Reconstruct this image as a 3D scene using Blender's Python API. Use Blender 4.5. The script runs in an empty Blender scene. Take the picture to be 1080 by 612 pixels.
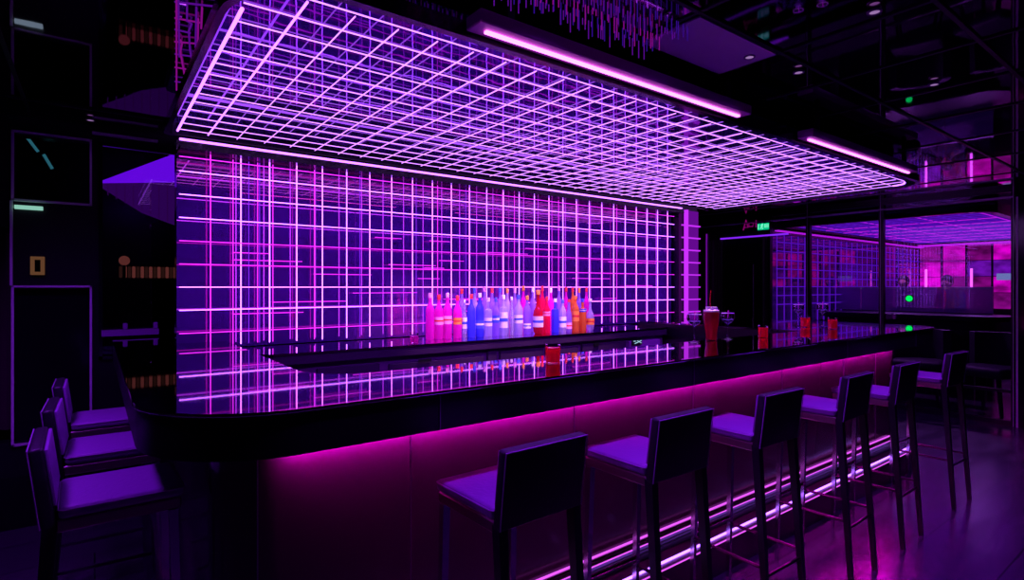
import bpy, bmesh, math, random
from mathutils import Vector, Matrix
random.seed(7)
PI = math.pi
S = 1.15          # plan units -> metres
H = 1.4           # eye height in plan units

# ------------------------------------------------------------------ camera
sc = bpy.context.scene
C = sc.collection
cam_d = bpy.data.cameras.new('camera'); cam = bpy.data.objects.new('camera', cam_d); C.objects.link(cam)
cam.location = (0, 0, H*S)
fw = Vector((0.6007, 0.7997, 0.0)).normalized()
cam.rotation_euler = fw.to_track_quat('-Z', 'Y').to_euler()
cam_d.sensor_width = 36; cam_d.lens = 586/1080*36
cam_d.shift_y = -3/1080; cam_d.clip_start = 0.05; cam_d.clip_end = 100
sc.camera = cam
# ------------------------------------------------------------------ world, exposure
w = bpy.data.worlds.new('world'); sc.world = w; w.use_nodes = True
w.node_tree.nodes['Background'].inputs[0].default_value = (0.35, 0.05, 0.6, 1)
w.node_tree.nodes['Background'].inputs[1].default_value = 0.004
sc.view_settings.view_transform = 'Standard'; sc.view_settings.look = 'None'
sc.view_settings.exposure = 0; sc.view_settings.gamma = 1; sc.view_settings.use_curve_mapping = False
cy = sc.cycles
cy.max_bounces = 10; cy.glossy_bounces = 7; cy.diffuse_bounces = 3; cy.transmission_bounces = 8; cy.transparent_max_bounces = 12
cy.caustics_reflective = True; cy.caustics_refractive = False
cy.sample_clamp_indirect = 6; cy.use_denoising = True
# colours and strengths of the room's own lamps
NEON = ((0.42, 0.10, 1.0), 6.0)       # canopy and wall grid tubes
NEON_PINK = ((0.85, 0.025, 1.0), 1.6)   # pinker tubes, also those imitating mirror reflections
NEON_VIOLET = ((0.25, 0.02, 1.0), 1.0)
LED = ((1.0, 0.0, 0.80), 85.0)          # strip under the bar overhang
POOLS = []                             # area lamps inside the canopy (set below)
def lamp_area(name, loc, size, col, power, rot=(0, 0, 0)):
    d = bpy.data.lights.new(name, 'AREA'); d.shape = 'RECTANGLE'; d.size = size[0]*S; d.size_y = size[1]*S
    d.color = col; d.energy = power
    o = bpy.data.objects.new(name, d); C.objects.link(o); o.location = Vector(loc)*S; o.rotation_euler = rot
    return o

# ------------------------------------------------------------------ materials
M = {}
def mat(name, base=(0.1, 0.1, 0.1), rough=0.5, metal=0.0, spec=0.5, trans=0.0, emit=None, es=0.0, coat=0.0, ior=1.45,
        bump=None, noise=None, alpha=1.0, sheen=0.0):
    m = bpy.data.materials.new(name); m.use_nodes = True
    nt = m.node_tree; b = nt.nodes['Principled BSDF']
    b.inputs['Base Color'].default_value = (*base, 1); b.inputs['Roughness'].default_value = rough
    b.inputs['Metallic'].default_value = metal; b.inputs['Specular IOR Level'].default_value = spec
    b.inputs['Transmission Weight'].default_value = trans; b.inputs['IOR'].default_value = ior
    b.inputs['Coat Weight'].default_value = coat; b.inputs['Coat Roughness'].default_value = 0.05
    b.inputs['Alpha'].default_value = alpha; b.inputs['Sheen Weight'].default_value = sheen
    if emit:
        b.inputs['Emission Color'].default_value = (*emit, 1); b.inputs['Emission Strength'].default_value = es
    if noise or bump:
        tc = nt.nodes.new('ShaderNodeTexCoord')
    if noise:   # (scale, amount)  roughness variation
        n = nt.nodes.new('ShaderNodeTexNoise'); n.inputs['Scale'].default_value = noise[0]; n.inputs['Detail'].default_value = 5
        nt.links.new(tc.outputs['Object'], n.inputs['Vector'])
        mr = nt.nodes.new('ShaderNodeMapRange'); mr.inputs['To Min'].default_value = max(0, rough-noise[1]); mr.inputs['To Max'].default_value = rough+noise[1]
        nt.links.new(n.outputs['Fac'], mr.inputs['Value']); nt.links.new(mr.outputs['Result'], b.inputs['Roughness'])
    if bump:    # (scale, strength, stretch)
        n = nt.nodes.new('ShaderNodeTexNoise'); n.inputs['Scale'].default_value = bump[0]; n.inputs['Detail'].default_value = 3
        mp = nt.nodes.new('ShaderNodeMapping'); mp.inputs['Scale'].default_value = bump[2] if len(bump) > 2 else (1, 1, 1)
        nt.links.new(tc.outputs['Object'], mp.inputs['Vector']); nt.links.new(mp.outputs['Vector'], n.inputs['Vector'])
        bp = nt.nodes.new('ShaderNodeBump'); bp.inputs['Strength'].default_value = bump[1]; bp.inputs['Distance'].default_value = 0.01
        nt.links.new(n.outputs['Fac'], bp.inputs['Height']); nt.links.new(bp.outputs['Normal'], b.inputs['Normal'])
    M[name] = m
    return m
def emat(name, col, s, sample=True):
    m = bpy.data.materials.new(name); m.use_nodes = True; nt = m.node_tree
    for n in list(nt.nodes): nt.nodes.remove(n)
    e = nt.nodes.new('ShaderNodeEmission'); e.inputs[0].default_value = (*col, 1); e.inputs[1].default_value = s
    o = nt.nodes.new('ShaderNodeOutputMaterial'); nt.links.new(e.outputs[0], o.inputs[0])
    if not sample: m.cycles.emission_sampling = 'NONE'
    M[name] = m; return m
def pane(name, tint, gloss, rough=0.0):
    """clear sheet: fresnel-weighted mirror over a tinted see-through body"""
    m = bpy.data.materials.new(name); m.use_nodes = True; nt = m.node_tree
    for n in list(nt.nodes): nt.nodes.remove(n)
    t = nt.nodes.new('ShaderNodeBsdfTransparent'); t.inputs[0].default_value = (*tint, 1)
    g = nt.nodes.new('ShaderNodeBsdfGlossy'); g.inputs['Roughness'].default_value = rough; g.inputs[0].default_value = (*gloss, 1)
    f = nt.nodes.new('ShaderNodeFresnel'); f.inputs['IOR'].default_value = 1.5
    mx = nt.nodes.new('ShaderNodeMixShader'); o = nt.nodes.new('ShaderNodeOutputMaterial')
    nt.links.new(f.outputs[0], mx.inputs[0]); nt.links.new(t.outputs[0], mx.inputs[1]); nt.links.new(g.outputs[0], mx.inputs[2])
    nt.links.new(mx.outputs[0], o.inputs[0]); M[name] = m; return m

emat('neon_white', *NEON); emat('neon_pink', *NEON_PINK); emat('neon_violet', *NEON_VIOLET, sample=False)
emat('neon_edge', (0.45, 0.12, 1.0), 4.0); emat('neon_canopy', (0.58, 0.20, 1.0), 2.5)
emat('led_magenta', *LED)
emat('led_step', (0.36, 0.12, 1.0), 5.0)
emat('led_step_thin', (0.80, 0.10, 1.0), 1.2)
emat('linear_lamp', (0.85, 0.15, 0.85), 4.5)
emat('downlight_lens', (0.75, 0.40, 1.0), 0.40, False)
emat('teal_tube', (0.12, 1.0, 0.75), 0.9, False)
emat('exit_green', (0.0, 0.62, 0.28), 0.9, False)
emat('exit_mark', (0.25, 1.0, 0.65), 1.0, False)
emat('cyan_display', (0.02, 0.55, 0.62), 1.0, False)
emat('blue_display', (0.05, 0.28, 1.0), 1.0, False)
emat('green_dot', (0.0, 0.9, 0.12), 1.0, False)
emat('warm_lamp', (1.0, 0.32, 0.16), 0.55, False)
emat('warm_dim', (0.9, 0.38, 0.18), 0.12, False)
emat('pink_window', (1.0, 0.0, 0.62), 1.5, False)
emat('pink_window_dim', (0.75, 0.01, 0.5), 0.7, False)
emat('pink_window_violet', (0.45, 0.02, 0.9), 0.9, False)
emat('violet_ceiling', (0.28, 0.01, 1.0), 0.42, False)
emat('wedge_glow', (0.22, 0.005, 1.0), 3.6, False)
emat('wedge_glow_dark', (0.24, 0.01, 0.6), 0.6, False)
emat('column_glow', (0.42, 0.01, 0.9), 0.30)
emat('column_rung', (0.62, 0.03, 1.0), 1.0)
emat('cool_screen', (0.45, 0.75, 1.0), 0.9, False)
emat('reflected_letter', (0.7, 0.0, 0.45), 0.25, False)

mat('ceiling_gloss', (0.36, 0.15, 0.36), 0.025, metal=1.0, bump=(1.6, 0.10))
mat('ceiling_matte', (0.20, 0.11, 0.24), 0.45)
mat('panel_grey', (0.55, 0.45, 0.6), 0.5)
mat('lamp_housing', (0.5, 0.12, 0.45), 0.4)
mat('ceiling_seam', (0.02, 0.015, 0.03), 0.35, metal=0.6)
mat('soffit_mirror', (0.17, 0.04, 0.34), 0.02, metal=1.0, bump=(2.2, 0.14))
mat('wall_mirror', (0.36, 0.09, 0.26), 0.015, metal=1.0, bump=(1.3, 0.03))
mat('dark_wall', (0.010, 0.006, 0.014), 0.3, noise=(3, .08))
mat('dark_gloss', (0.006, 0.003, 0.010), 0.12)
mat('dark_rim', (0.008, 0.004, 0.014), 0.16)
def backed_mirror(name, col, share):
    m = M[name]; nt = m.node_tree; b = nt.nodes['Principled BSDF']; o = nt.nodes['Material Output']
    d = nt.nodes.new('ShaderNodeBsdfDiffuse'); d.inputs[0].default_value = (*col, 1)
    mx = nt.nodes.new('ShaderNodeMixShader'); mx.inputs[0].default_value = share
    nt.links.new(b.outputs[0], mx.inputs[1]); nt.links.new(d.outputs[0], mx.inputs[2]); nt.links.new(mx.outputs[0], o.inputs[0])
backed_mirror('wall_mirror', (0.24, 0.035, 0.62), .24)
backed_mirror('soffit_mirror', (0.10, 0.03, 0.30), .25)
mat('counter_top', (0.34, 0.25, 0.36), 0.03, metal=1.0)
mat('bar_fascia', (0.006, 0.003, 0.008), 0.32)
mat('seam_metal', (0.35, 0.1, 0.4), 0.3, metal=1.0)
mat('back_counter_face', (0.16, 0.05, 0.20), 0.28)
mat('drawer_dark', (0.05, 0.02, 0.07), 0.25)
mat('steel', (0.16, 0.12, 0.18), 0.3, metal=1.0)
mat('chrome', (0.62, 0.55, 0.66), 0.14, metal=1.0)
mat('black_metal', (0.014, 0.009, 0.018), 0.28)
mat('frame_metal', (0.85, 0.78, 0.88), 0.45, metal=0.1)
mat('apron_metal', (0.42, 0.33, 0.30), 0.35, metal=0.9)
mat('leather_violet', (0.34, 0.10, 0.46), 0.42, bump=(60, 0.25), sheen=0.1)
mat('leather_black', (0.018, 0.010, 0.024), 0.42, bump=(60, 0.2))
mat('piping', (0.45, 0.22, 0.55), 0.35)
mat('white_label', (0.80, 0.74, 0.84), 0.5)
mat('pink_label', (0.85, 0.35, 0.70), 0.5)
mat('orange_label', (0.95, 0.32, 0.06), 0.45)
mat('red_label', (0.75, 0.03, 0.05), 0.45)
mat('blue_label', (0.06, 0.09, 0.75), 0.45)
mat('glass_bottle', (0.86, 0.84, 0.98), 0.03, trans=0.85, ior=1.4)
mat('hair', (0.012, 0.008, 0.012), 0.5)
mat('skin', (0.45, 0.22, 0.20), 0.5)
mat('dark_cloth', (0.03, 0.02, 0.05), 0.8)
mat('upholstery', (0.03, 0.012, 0.04), 0.6)
mat('curtain', (0.10, 0.03, 0.07), 0.8)
mat('bar_ice', (0.9, 0.85, 0.95), 0.15, trans=0.6)
mat('foam', (0.95, 0.75, 0.9), 0.6)
mat('black_bezel', (0.01, 0.01, 0.012), 0.3)
pane('room_glass', (0.60, 0.50, 0.72), (0.8, 0.7, 0.9))
pane('clear_glass', (0.96, 0.94, 0.98), (1, 1, 1))
pane('smoked_glass', (0.40, 0.34, 0.46), (0.9, 0.8, 1.0))

def liquid(name, col, glow=0.22):
    m = mat(name, col, 0.05, spec=0.9, coat=0.6)
    nt = m.node_tree; b = nt.nodes['Principled BSDF']; o = nt.nodes['Material Output']
    tl = nt.nodes.new('ShaderNodeBsdfTranslucent'); tl.inputs[0].default_value = (*col, 1)
    tp = nt.nodes.new('ShaderNodeBsdfTransparent'); tp.inputs[0].default_value = (*[c**.5 for c in col], 1)
    m1 = nt.nodes.new('ShaderNodeMixShader'); m1.inputs[0].default_value = .5
    m2 = nt.nodes.new('ShaderNodeMixShader'); m2.inputs[0].default_value = glow
    nt.links.new(b.outputs[0], m1.inputs[1]); nt.links.new(tl.outputs[0], m1.inputs[2])
    nt.links.new(m1.outputs[0], m2.inputs[1]); nt.links.new(tp.outputs[0], m2.inputs[2]); nt.links.new(m2.outputs[0], o.inputs[0])
    return m
liquid('liq_pink', (1.0, 0.02, 0.72)); liquid('liq_red', (1.0, 0.01, 0.13)); liquid('liq_blue', (0.10, 0.10, 0.98))
liquid('liq_clear', (0.70, 0.66, 1.0), .5); liquid('liq_violet', (0.5, 0.28, 1.0), .4); liquid('liq_amber', (1.0, 0.32, 0.08)); liquid('liq_white', (0.86, 0.80, 1.0))
liquid('liq_darkred', (0.75, 0.01, 0.05))

def planks(name):
    """dark lacquered floor: long boards with sealed joints, uneven polish"""
    m = bpy.data.materials.new(name); m.use_nodes = True; nt = m.node_tree; b = nt.nodes['Principled BSDF']
    tc = nt.nodes.new('ShaderNodeTexCoord'); br = nt.nodes.new('ShaderNodeTexBrick')
    br.inputs['Scale'].default_value = 1.0; br.inputs['Brick Width'].default_value = 1.5; br.inputs['Row Height'].default_value = 0.42
    br.inputs['Mortar Size'].default_value = 0.004; br.inputs['Color1'].default_value = (0.045, 0.02, 0.06, 1)
    br.inputs['Color2'].default_value = (0.07, 0.03, 0.085, 1); br.inputs['Mortar'].default_value = (0.004, 0.002, 0.006, 1)
    nt.links.new(tc.outputs['Object'], br.inputs['Vector']); nt.links.new(br.outputs['Color'], b.inputs['Base Color'])
    n = nt.nodes.new('ShaderNodeTexNoise'); n.inputs['Scale'].default_value = 2.2; n.inputs['Detail'].default_value = 6
    mp = nt.nodes.new('ShaderNodeMapping'); mp.inputs['Scale'].default_value = (0.7, 4, 1)
    nt.links.new(tc.outputs['Object'], mp.inputs['Vector']); nt.links.new(mp.outputs['Vector'], n.inputs['Vector'])
    mr = nt.nodes.new('ShaderNodeMapRange'); mr.inputs['To Min'].default_value = 0.10; mr.inputs['To Max'].default_value = 0.34
    nt.links.new(n.outputs['Fac'], mr.inputs['Value']); nt.links.new(mr.outputs['Result'], b.inputs['Roughness'])
    bp = nt.nodes.new('ShaderNodeBump'); bp.inputs['Strength'].default_value = 0.25; bp.inputs['Distance'].default_value = 0.01
    nt.links.new(n.outputs['Fac'], bp.inputs['Height']); nt.links.new(bp.outputs['Normal'], b.inputs['Normal'])
    b.inputs['Specular IOR Level'].default_value = 0.8
    M[name] = m
planks('floor_boards')
def panel_mat(name, base, rough):
    m = mat(name, base, rough, spec=0.5, noise=(2.5, .05)); return m
panel_mat('bar_panel', (0.075, 0.016, 0.065), 0.17)
def ribbed(name, base, freq):
    m = mat(name, base, 0.4); nt = m.node_tree; b = nt.nodes['Principled BSDF']
    tc = nt.nodes.new('ShaderNodeTexCoord'); wv = nt.nodes.new('ShaderNodeTexWave'); wv.bands_direction = 'DIAGONAL'
    wv.inputs['Scale'].default_value = freq
    mp = nt.nodes.new('ShaderNodeMapping'); mp.inputs['Scale'].default_value = (1, 1, 0)
    nt.links.new(tc.outputs['Object'], mp.inputs[0]); nt.links.new(mp.outputs[0], wv.inputs[0])
    bp = nt.nodes.new('ShaderNodeBump'); bp.inputs['Strength'].default_value = 0.9; bp.inputs['Distance'].default_value = 0.02
    nt.links.new(wv.outputs['Fac'], bp.inputs['Height']); nt.links.new(bp.outputs['Normal'], b.inputs['Normal'])
ribbed('ribbed_wood', (0.06, 0.025, 0.05), 6)

# ------------------------------------------------------------------ mesh helpers (all input in plan units)
class MB:
    def __init__(s): s.bm = bmesh.new()
    def box(s, x0, x1, y0, y1, z0, z1, bev=0, seg=2, rot=None):
        r = bmesh.ops.create_cube(s.bm, size=1)
        vs = r['verts']
        for v in vs: v.co = Vector(((x0+x1)/2+v.co.x*(x1-x0), (y0+y1)/2+v.co.y*(y1-y0), (z0+z1)/2+v.co.z*(z1-z0)))
        if bev > 0:
            es = list({e for v in vs for e in v.link_edges})
            r2 = bmesh.ops.bevel(s.bm, geom=es, offset=bev, segments=seg, profile=0.5, affect='EDGES')
            vs = list({v for f in r2['faces'] for v in f.verts} | {v for v in vs if v.is_valid})
        if rot is not None:
            bmesh.ops.transform(s.bm, matrix=rot, verts=vs)
        return s
    def tube(s, pts, r, n=8, cap=True):
        pts = [Vector(p) for p in pts]; rings = []
        rr = r if isinstance(r, (list, tuple)) else [r]*len(pts)
        for i, p in enumerate(pts):
            a = pts[max(i-1, 0)]; b = pts[min(i+1, len(pts)-1)]
            d = (b-a).normalized(); up = Vector((0, 0, 1)) if abs(d.z) < .9 else Vector((0, 1, 0))
            u = d.cross(up).normalized(); v = d.cross(u).normalized()
            rings.append([s.bm.verts.new(p+(u*math.cos(2*PI*k/n)+v*math.sin(2*PI*k/n))*rr[i]) for k in range(n)])
        for a, b in zip(rings, rings[1:]):
            for k in range(n): s.bm.faces.new((a[k], a[(k+1) % n], b[(k+1) % n], b[k]))
        if cap: s.bm.faces.new(rings[0][::-1]); s.bm.faces.new(rings[-1])
        return s
    def bar(s, p0, p1, w0, w1, d0=None, d1=None):
        """tapered square bar, sections horizontal"""
        d0 = d0 or w0; d1 = d1 or w1
        ring = []
        for p, w, d in ((p0, w0, d0), (p1, w1, d1)):
            ring.append([s.bm.verts.new((p[0]+a*w/2, p[1]+b*d/2, p[2])) for a, b in ((-1, -1), (1, -1), (1, 1), (-1, 1))])
        a, b = ring
        for k in range(4): s.bm.faces.new((a[k], a[(k+1) % 4], b[(k+1) % 4], b[k]))
        s.bm.faces.new(a[::-1]); s.bm.faces.new(b)
        return s
    def lathe(s, prof, n=20, c=(0, 0, 0), sx=1, sy=1):
        rings = []
        for r, z in prof:
            if r < 1e-5: rings.append([s.bm.verts.new((c[0], c[1], c[2]+z))])
            else: rings.append([s.bm.verts.new((c[0]+r*sx*math.cos(2*PI*k/n), c[1]+r*sy*math.sin(2*PI*k/n), c[2]+z)) for k in range(n)])
        for a, b in zip(rings, rings[1:]):
            for k in range(n):
                q = [a[k % len(a)], a[(k+1) % len(a)], b[(k+1) % len(b)], b[k % len(b)]]
                u = []
                for v in q:
                    if v not in u: u.append(v)
                if len(u) > 2: s.bm.faces.new(u)
        return s
    def prism(s, pts, z0, z1, caps=True):
        a = [s.bm.verts.new((x, y, z0)) for x, y in pts]; b = [s.bm.verts.new((x, y, z1)) for x, y in pts]
        n = len(pts)
        for k in range(n): s.bm.faces.new((a[k], a[(k+1) % n], b[(k+1) % n], b[k]))
        if caps: s.bm.faces.new(a[::-1]); s.bm.faces.new(b)
        return s
    def poly(s, pts):
        s.bm.faces.new([s.bm.verts.new(p) for p in pts]); return s
    def sphere(s, c, r, sc3=(1, 1, 1), n=12):
        m = Matrix.Translation(c) @ Matrix.Diagonal((*[r*k for k in sc3], 1))
        bmesh.ops.create_uvsphere(s.bm, u_segments=n, v_segments=max(6, n*2//3), radius=1, matrix=m); return s
    def build(s, name, m, parent=None, origin=(0, 0, 0), smooth=False, loc=None):
        bmesh.ops.recalc_face_normals(s.bm, faces=s.bm.faces)
        o3 = Vector(origin)
        for v in s.bm.verts: v.co = (v.co-o3)*S
        me = bpy.data.meshes.new(name); s.bm.to_mesh(me); s.bm.free()
        me.materials.append(M[m] if isinstance(m, str) else m)
        if smooth:
            for p in me.polygons: p.use_smooth = True
            me.update()
            try: me.set_sharp_from_angle(angle=math.radians(38))
            except Exception: pass
        o = bpy.data.objects.new(name, me); C.objects.link(o)
        if parent: o.parent = parent
        o.location = o3*S if loc is None else Vector(loc)*S
        return o
def thing(name, label, cat, loc=(0, 0, 0), rz=0, group=None):
    o = bpy.data.objects.new(name, None); C.objects.link(o); o.location = Vector(loc)*S; o.rotation_euler = (0, 0, rz)
    o.empty_display_size = 0.1
    o['label'] = label; o['category'] = cat
    if group: o['group'] = group
    return o
def tag(o, label, cat, group=None):
    o['label'] = label; o['category'] = cat
    if group: o['group'] = group
    return o
def struct(o): o['kind'] = 'structure'; return o
def dup(root, loc, rz, label, group=None):
    r = root.copy(); C.objects.link(r); r.location = Vector(loc)*S; r.rotation_euler = (0, 0, rz); r['label'] = label
    if group: r['group'] = group
    for ch in list(root.children):
        c = ch.copy(); C.objects.link(c); c.parent = r
        for g in ch.children:
            d = g.copy(); C.objects.link(d); d.parent = c
    return r
def arc(cx, cy, r, a0, a1, n=8):
    return [(cx+r*math.cos(math.radians(a0+(a1-a0)*i/n)), cy+r*math.sin(math.radians(a0+(a1-a0)*i/n))) for i in range(n+1)]
def at(u, Y, z=None, v=None):
    """plan point on the plane Y=const seen at column u (and its height for row v)"""
    t = (u-540)/586; dx = .7995*t+.6007; dy = -.6004*t+.7997; d = Y/dy
    return (dx*d, Y, z if z is not None else H-(v-303)*d/586)
def atX(u, X, z=None, v=None):
    t = (u-540)/586; dx = .7995*t+.6007; dy = -.6004*t+.7997; d = X/dx
    return (X, dy*d, z if z is not None else H-(v-303)*d/586)

# ------------------------------------------------------------------ room shell
XL, XR, YF, ZC = -2.6, 13.4, -3.2, 2.40
XG = 7.4                       # glass wall
YW = 3.5                       # grid wall
YL = 4.31                      # dark wall left of the bar
YB = 5.3
struct(MB().box(XL, XR, YF, 6.2, -0.1, 0).build('floor', 'floor_boards'))
struct(MB().box(XL, XR, YF, 6.2, ZC, ZC+0.1).build('ceiling', 'ceiling_gloss'))
for y in (-1.6, -1.0, -0.45, 0.10, 0.66, 1.20, 3.9):
    struct(MB().box(XL if y < 3 else XL, XG if y < 3 else 0.33, y-.008, y+.008, ZC-.008, ZC).build('trim_1', 'ceiling_seam'))
for x in (-1.6, -.9, -.3, .3, 1.17, 1.75, 2.33, 2.86, 3.4, 4.0, 4.7, 5.5, 6.4):
    struct(MB().box(x-.008, x+.008, YF, 1.55 if .2 < x < 5.4 else 5.2, ZC-.006, ZC).build('trim_2', 'ceiling_seam'))
struct(MB().box(XL-.1, XL, YF, 6.2, 0, ZC).build('wall_left', 'dark_wall'))
struct(MB().box(XL, XR, YF-.1, YF, 0, ZC).build('wall_front', 'dark_wall'))
struct(MB().box(XR, XR+.1, YF, 6.2, 0, ZC).build('wall_right', 'dark_wall'))
# wall on the left behind the stools, with three openings for the glazing
g1 = (at(12, YL, v=137), at(97, YL, v=212)); x0, x1 = g1[0][0], g1[1][0]
zt, zb = 2.31, 1.90; lt, lb = 1.41, .478
gx0, gx1 = .02, .60            # tinted glazing beside the grid wall
wl = MB()
wl.box(XL, -.47, YL, YL+.1, 0, ZC); wl.box(-.47, x0, YL, YL+.1, 0, .5).box(-.47, x0, YL, YL+.1, 1.75, ZC)
wl.box(x0, x1, YL, YL+.1, 0, lb+.02).box(x0, x1, YL, YL+.1, lt-.02, zb+.02).box(x0, x1, YL, YL+.1, zt-.02, ZC)
wl.box(x1, gx0, YL, YL+.1, 0, ZC).box(gx0, gx1, YL, YL+.1, 0, .95).box(gx0, gx1, YL, YL+.1, 2.3, ZC).box(gx1, 4.95, YL, YL+.1, 0, ZC)
struct(wl.build('wall_back', 'dark_wall'))
struct(MB().box(XL, XG, 6.1, 6.2, 0, ZC).build('wall_rear', 'dark_wall'))
struct(MB().box(XL, .25, YL-.02, YL, 0, .30).build('baseboard_back', 'dark_gloss'))
def frame(name, x0, x1, z0, z1, y, w=.012, d=.02, m='frame_metal'):
    f = MB()
    f.box(x0, x1, y-d, y, z1-w, z1).box(x0, x1, y-d, y, z0, z0+w).box(x0, x0+w, y-d, y, z0, z1).box(x1-w, x1, y-d, y, z0, z1)
    return f.build(name, m)
wfr = struct(frame('window_1', x0, x1, zb, zt, YL-.001))
MB().box(x0, x1, YL+.04, YL+.05, zb, zt).build('window_pane', 'smoked_glass', wfr)
wfr2 = struct(frame('window_2', x0, x1, lb, lt, YL-.001))
MB().box(x0, x1, YL+.04, YL+.05, lb, lt).build('window_pane', 'dark_gloss', wfr2)
struct(MB().box(x0-.006, x0+.006, YL-.022, YL, lt, zb).build('trim_3', 'frame_metal'))
wfr3 = struct(frame('window_3', gx0, gx1, .95, 2.30, YL-.001, w=.02, m='dark_gloss'))
MB().box(gx0, gx1, YL+.04, YL+.05, .95, 2.3).build('window_pane', 'smoked_glass', wfr3)
struct(MB().box(x1+.0, .33, YL-.03, YL, 2.345, 2.36).build('trim_4', 'frame_metal'))

# glass wall on the right, posts, rails
pl = MB()
gy = [(1.43, 2.61), (2.61, 3.447), (3.447, 3.97)]
n = 0
for a, b in gy:
    n += 1
    wf = MB(); w_ = .025
    wf.box(XG-.03, XG+.03, a, a+w_, 0, ZC).box(XG-.03, XG+.03, b-w_, b, 0, ZC)
    wf.box(XG-.03, XG+.03, a+w_, b-w_, 0, .05).box(XG-.02, XG+.02, a+w_, b-w_, .33, .36).box(XG-.03, XG+.03, a+w_, b-w_, 2.36, ZC)
    fr = struct(wf.build('window_%d' % (n+3), 'black_metal'))
    MB().box(XG-.005, XG+.005, a+w_, b-w_, .05, 2.36).build('window_pane', 'room_glass', fr)
    MB().box(XG-.036, XG-.03, a+.002, a+.008, .0, ZC).build('frame_bead', 'frame_metal', fr)
struct(MB().box(XG-.05, XG+.08, YF, 1.43, 0, ZC).build('wall_side', 'dark_gloss'))
struct(MB().box(XG-.062, XG-.05, 1.395, 1.41, 0, 2.30).build('highlight_strip', 'frame_metal'))  # pale strip stands for the vertical highlight on the dark column
struct(MB().box(XG-.04, XG+.06, 1.43, 6.1, ZC-.10, ZC-.085).build('trim_6', 'frame_metal'))
# door wall further back on the same plane
dy0 = atX(812, XG, 0)[1]; dyA = atX(765, XG, 0)[1]; 
DH = 2.10
dw = MB()
dw.box(XG-.02, XG+.08, 3.97, dy0+.10, 0, ZC).box(XG-.02, XG+.08, dyA, 6.1, 0, ZC).box(XG-.02, XG+.08, dy0+.10, dyA, DH, ZC)
struct(dw.build('wall_far', 'dark_wall'))
MB().box(XG-.035, XG-.02, 3.99, dy0+.08, 0.02, DH).build('wall_cladding', 'ribbed_wood')
bpy.data.objects['wall_cladding'].name = 'trim_7'; struct(bpy.data.objects['trim_7'])
struct(MB().box(XG-.035, XG-.02, dyA+.03, 5.6, 0.02, DH).build('trim_8', 'ribbed_wood'))
dr = struct(MB().box(XG+.0, XG+.04, dy0+.11, dyA-.01, 0.01, DH-.01).build('door_1', 'dark_gloss'))
hy = atX(797, XG, 0)[1]
MB().tube([(XG-.06, hy, .75), (XG-.06, hy, 1.72)], .012).tube([(XG-.06, hy, .9), (XG, hy, .9)], .008).tube([(XG-.06, hy, 1.6), (XG, hy, 1.6)], .008).build('door_handle', 'chrome', dr)
struct(MB().box(XG-.05, XG-.02, 3.7, dyA+.05, DH, DH+.02).build('trim_9', 'neon_violet'))
struct(MB().box(XG-.05, XG-.03, atX(747, XG, 0)[1]-.006, atX(747, XG, 0)[1]+.006, 0.9, DH+.1).build('trim_10', 'column_glow'))

# ------------------------------------------------------------------ grid wall
WX0, WX1 = .355, 4.62
struct(MB().box(WX0, WX1, YW, YW+.10, 0, 2.20).build('wall_grid', 'dark_gloss'))
TY = YW-.075
lw = thing('light_wall', 'tall mirror wall covered by a grid of glowing neon tubes behind the bar', 'light wall', (WX0, YW, 1.06))
O = (WX0, YW, 1.06)
MB().box(WX0, WX1, YW-.006, YW-.001, 1.06, 2.13).build('mirror_panel', 'wall_mirror', lw, O, loc=(0, 0, 0))
xs = [.66+.1525*k for k in range(-2, 26)]
for i, x in enumerate(xs):
    if x < WX0+.01 or x > WX1-.02: continue
    MB().tube([(x, TY, 1.08), (x, TY, 2.125)], .0031, 6).build('vertical_tube', 'neon_pink' if i in (1,) else 'neon_white', lw, O, loc=(0, 0, 0))
for k in range(-2, 6):
    z = 1.4+.1235*k
    MB().tube([(WX0+.003, TY-.012, z), (WX1-.06, TY-.012, z)], .0029, 6).build('horizontal_tube', 'neon_pink' if k in (1, 2, -2) else 'neon_white', lw, O, loc=(0, 0, 0))
MB().tube([(WX0+.003, TY-.012, 2.095), (WX1-.06, TY-.012, 2.095)], .0028, 6).build('horizontal_tube', 'neon_pink', lw, O, loc=(0, 0, 0))
for k in range(16):  # extra tubes imitate the grid's reflections in the mirror panel
    x = WX0+.12+random.random()*4.0
    MB().tube([(x, TY+.03, 1.08), (x, TY+.03, 2.12)], .0026, 5).build('mirrored_tube', 'neon_pink' if k % 3 else 'neon_violet', lw, O, loc=(0, 0, 0))
for k in range(26):  # short segments, likewise imitating mirrored tubes
    x = WX0+.05+random.random()*3.7; z = 1.12+random.random()*.62; L = .15+random.random()*.35
    MB().tube([(x, TY+.03, z), (min(x+L, WX1-.05), TY+.03, z)], .0022, 5).build('mirrored_tube', 'neon_pink', lw, O, loc=(0, 0, 0))
MB().box(WX0, WX1, YW-.14, YW-.12, 2.172, 2.181).build('cove_lamp', 'neon_edge', lw, O, loc=(0, 0, 0))
MB().box(WX0, WX1, YW-.16, YW-.005, 2.125, 2.145).build('cove_rail', 'dark_rim', lw, O, loc=(0, 0, 0))
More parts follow.
